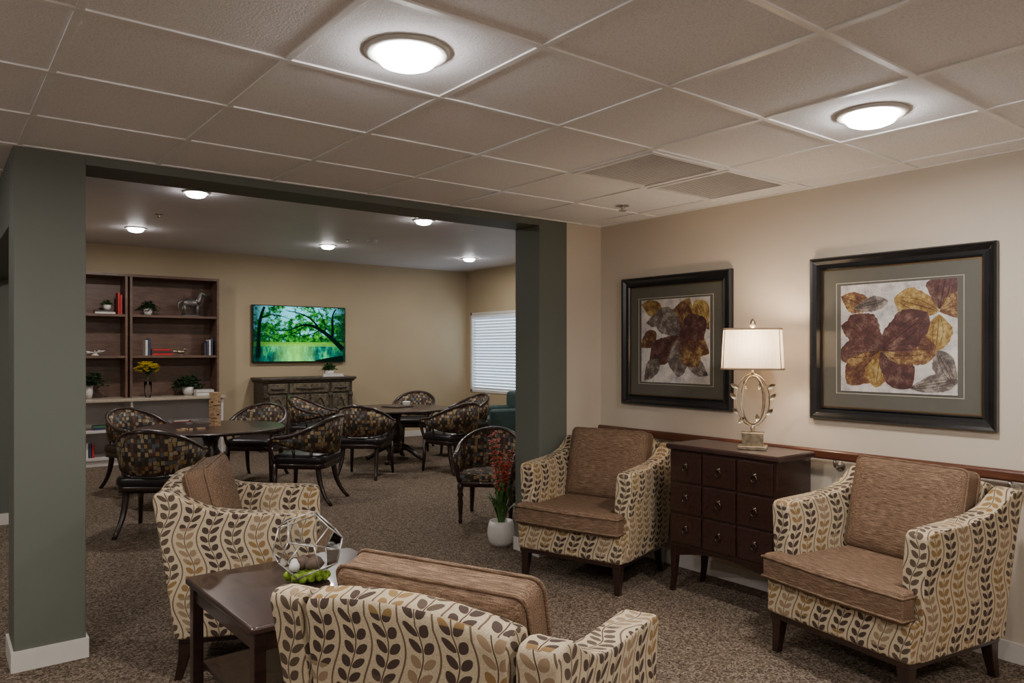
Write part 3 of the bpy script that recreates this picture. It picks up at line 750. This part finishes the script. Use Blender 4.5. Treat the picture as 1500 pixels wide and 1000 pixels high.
# ------------------------------------------------------------------ TV
e = empty('wall_mounted_television', (4.81, 11.9, 1.825))
box('housing', -.79, .79, -.07, -.012, -.46, .46, BLKP, e, bevel=.006, seg=2); box('wall_mount', -.2, .2, -.012, 0, -.2, .2, BLKP, e)
box('screen', -.772, .772, -.0725, -.070, -.440, .446, TVM, e)
TD = emis('tv_dark_branches', (.0,.008,.005), 1)
m = Mesh()
def rib(P, w0, w1):
    P = [Vector(p) for p in P]; V = []; n = len(P)
    for i, p in enumerate(P):
        t = (P[min(i+1, n-1)]-P[max(i-1, 0)]).normalized(); s = Vector((-t.z, 0, t.x)); w = w0+(w1-w0)*i/(n-1)
        V += [p+s*w, p-s*w]
    m.add(V, [(2*i, 2*i+1, 2*i+3, 2*i+2) for i in range(n-1)])
y = -.0735
rib(bez((.74,y,-.25), (.5,y,-.02), (.2,y,.25), (-.05,y,.12), 14), .045, .012); rib(bez((-.05,y,.12), (-.2,y,.05), (-.35,y,.02), (-.55,y,.10), 10), .012, .004)
rib(bez((.3,y,.10), (.2,y,.3), (.0,y,.35), (-.25,y,.38), 10), .018, .005); rib(bez((-.70,y,-.38), (-.69,y,.0), (-.71,y,.2), (-.6,y,.43), 8), .035, .02)
rib(bez((.55,y,-.04), (.58,y,.2), (.5,y,.3), (.62,y,.43), 8), .025, .010); rib(bez((.1,y,.15), (-.1,y,.02), (-.2,y,-.03), (-.35,y,-.06), 8), .009, .003)
rib(bez((-.65,y,.25), (-.5,y,.35), (-.3,y,.30), (-.15,y,.22), 8), .012, .003); rib(bez((.35,y,.08), (.2,y,.0), (.1,y,-.02), (-.05,y,-.08), 8), .010, .003)
rib(bez((.42,y,.04), (.45,y,.2), (.35,y,.3), (.3,y,.43), 8), .012, .005); rib([(.75,y,-.40), (.45,y,-.42), (.25,y,-.435)], .05, .005)
m.out('screen_branches', TD, e)

# carved sideboard
e = empty('carved_sideboard', (4.79, 11.62, 0)); x0, x1, yf, yb = -.74, .74, -.20, .25
box('body', x0, x1, yf, yb, .09, 1.06, DIST, e, bevel=.01)
m = Mesh(); pts = [(x0-.05,yf-.05),(x1+.05,yf-.05),(x1+.05,yb),(x0-.05,yb)]
m.loft([[(x*k, y*k2, z) for x, y in pts] for k, k2, z in ((.95,.9,1.06),(.97,.93,1.085),(1,1,1.10),(1,1,1.125),(.985,.98,1.135))]); m.out('top', DIST, e)
m = Mesh()
m.loft([[(x*k, y*k2, z) for x, y in pts] for k, k2, z in ((1,1,0),(1,1,.05),(.97,.93,.07),(.95,.9,.10))])
for x in (-.70, -.345, .345, .70): m.lathe([(.04,.12),(.045,.16),(.03,.2),(.042,.5),(.03,.8),(.045,.84),(.04,.88)], 14, Matrix.Translation((x, yf-.01, 0)))
m.out('base_and_columns', DIST, e, smooth=False)
m = Mesh(); r = Mesh()
for x in (-.52, .52, -.17, .17):
    w_ = .135 if abs(x) > .3 else .15
    m.box(x-w_, x+w_, yf-.02, yf, .14, .86)
    r.tube([(x+w_*.72*math.cos(a*PI/10)*(1+.15*math.cos(a*PI/5*2)), yf-.022, .50+.29*math.sin(a*PI/10)*(1+.08*math.cos(a*PI/5*2))) for a in range(20)], .014, 6, closed=True)
    for k in range(8):
        a = k*PI/4; leaf(r, (x, yf-.03, .5), (math.cos(a), -.1, math.sin(a)*1.6), .10+.05*(k % 2), .03)
for x, w_ in ((-.52,.16), (0,.33), (.52,.16)): m.box(x-w_, x+w_, yf-.02, yf, .89, 1.04); r.tube([(x-w_*.7, yf-.03, .965), (x, yf-.035, .955), (x+w_*.7, yf-.03, .965)], .012, 6)
m.out('doors_and_drawers', DIST2, e, bevel=.008, seg=2); r.out('carving', DIST, e, smooth=True)
bush('potted_succulent', (5.22, 11.65, 1.136), .17, 46, LEAFG, (.08, .09), .05, .0)
e = empty('small_sign', (5.2, 11.44, 1.136)); m = Mesh(); m.box(-.17, .17, -.012, .012, 0, .045); m.box(-.18, -.15, -.03, .03, 0, .008); m.box(.15, .18, -.03, .03, 0, .008); m.out('plaque', CERAM, e)

# teal lounge chair near window
e = empty('teal_lounge_chair', (7.55, 9.95, 0), face(-.9, .2))
box('base', -.42, .42, -.38, .40, .10, .32, TEAL, e, bevel=.03); box('arm_left', -.46, -.30, -.40, .40, .12, .62, TEAL, e, bevel=.05); box('arm_right', .30, .46, -.40, .40, .12, .62, TEAL, e, bevel=.05)
box('back', -.44, .44, -.44, -.24, .12, .86, TEAL, e, bevel=.06); c = cush(.58, .6, .16); o = c.out('seat_cushion', TEAL, e, smooth=True, loc=(0, .08, .40))
m = Mesh()
for sx in (-1, 1):
    for sy in (-1, 1): m.loft([[(sx*.38+a*w_, sy*.34+b*w_, z) for a, b in ((-1,-1),(1,-1),(1,1),(-1,1))] for w_, z in ((.018, 0), (.028, .12))])
m.out('legs', ESP, e)

# ------------------------------------------------------------------ floor planter with red orchids
e = empty('potted_red_orchid', (3.62, 4.80, 0))
m = Mesh(); m.lathe([(.004,0),(.075,0),(.10,.04),(.112,.10),(.105,.16),(.092,.20),(.082,.20),(.085,.17),(.004,.165)], 32); m.out('pot', CERAM, e, smooth=True)
L = Mesh(); S_ = Mesh(); Fm = Mesh()
for i in range(46):
    a = random.uniform(0, 2*PI); ln = random.uniform(.06, .20); h = random.uniform(.18, .44)
    P = bez((.02*math.cos(a), .02*math.sin(a), .16), (.04*math.cos(a), .04*math.sin(a), .16+h*.6), (ln*.6*math.cos(a), max(-.12, ln*.6*math.sin(a)), .17+h), (ln*math.cos(a), max(-.13, ln*math.sin(a)), .17+h*random.uniform(.5,1)), 8)
    sd = Vector((-math.sin(a), math.cos(a), 0)); V = []
    for k, p in enumerate(P): w_ = .011*math.sin(PI*(k/8*.9+.1))+.001; V += [p-sd*w_, p+sd*w_]
    L.add(V, [(2*k, 2*k+1, 2*k+3, 2*k+2) for k in range(8)])
for i in range(9):
    a = i*.7; tx, ty = .085*math.cos(a), .085*math.sin(a); h = random.uniform(.66, .90)
    P = bez((0,0,.16), (tx*.1, ty*.1, .4), (tx*.5, ty*.5, .6), (tx, ty, h), 16); S_.tube(P, .004, 5)
    for p in P[7:]:
        for k in range(4):
            b = random.uniform(0, 6.28); q = p+Vector((math.cos(b), math.sin(b), random.uniform(-.5,.5)))*.018
            for j in range(3): leaf(Fm, q, (math.cos(b+j*2), math.sin(b+j*2), random.uniform(-.4,.9)), .022, .008)
L.out('leaves', LEAFG, e); S_.out('stems', LEAFG, e); Fm.out('blossoms', REDF, e)

# ------------------------------------------------------------------ world, camera
wd = bpy.data.worlds.new('world'); sc.world = wd; wd.use_nodes = True
bg = wd.node_tree.nodes['Background']; bg.inputs[0].default_value = (.6,.7,.9,1); bg.inputs[1].default_value = .15
cam = bpy.data.cameras.new('camera'); co = bpy.data.objects.new('camera', cam); sc.collection.objects.link(co)
co.location = (0, 0, 1.56); co.rotation_euler = (PI/2, 0, -math.radians(37.85)); cam.lens = 26.38; cam.sensor_width = 36; cam.shift_y = .0087
cam.clip_end = 100; sc.camera = co
sc.view_settings.exposure = 0.52
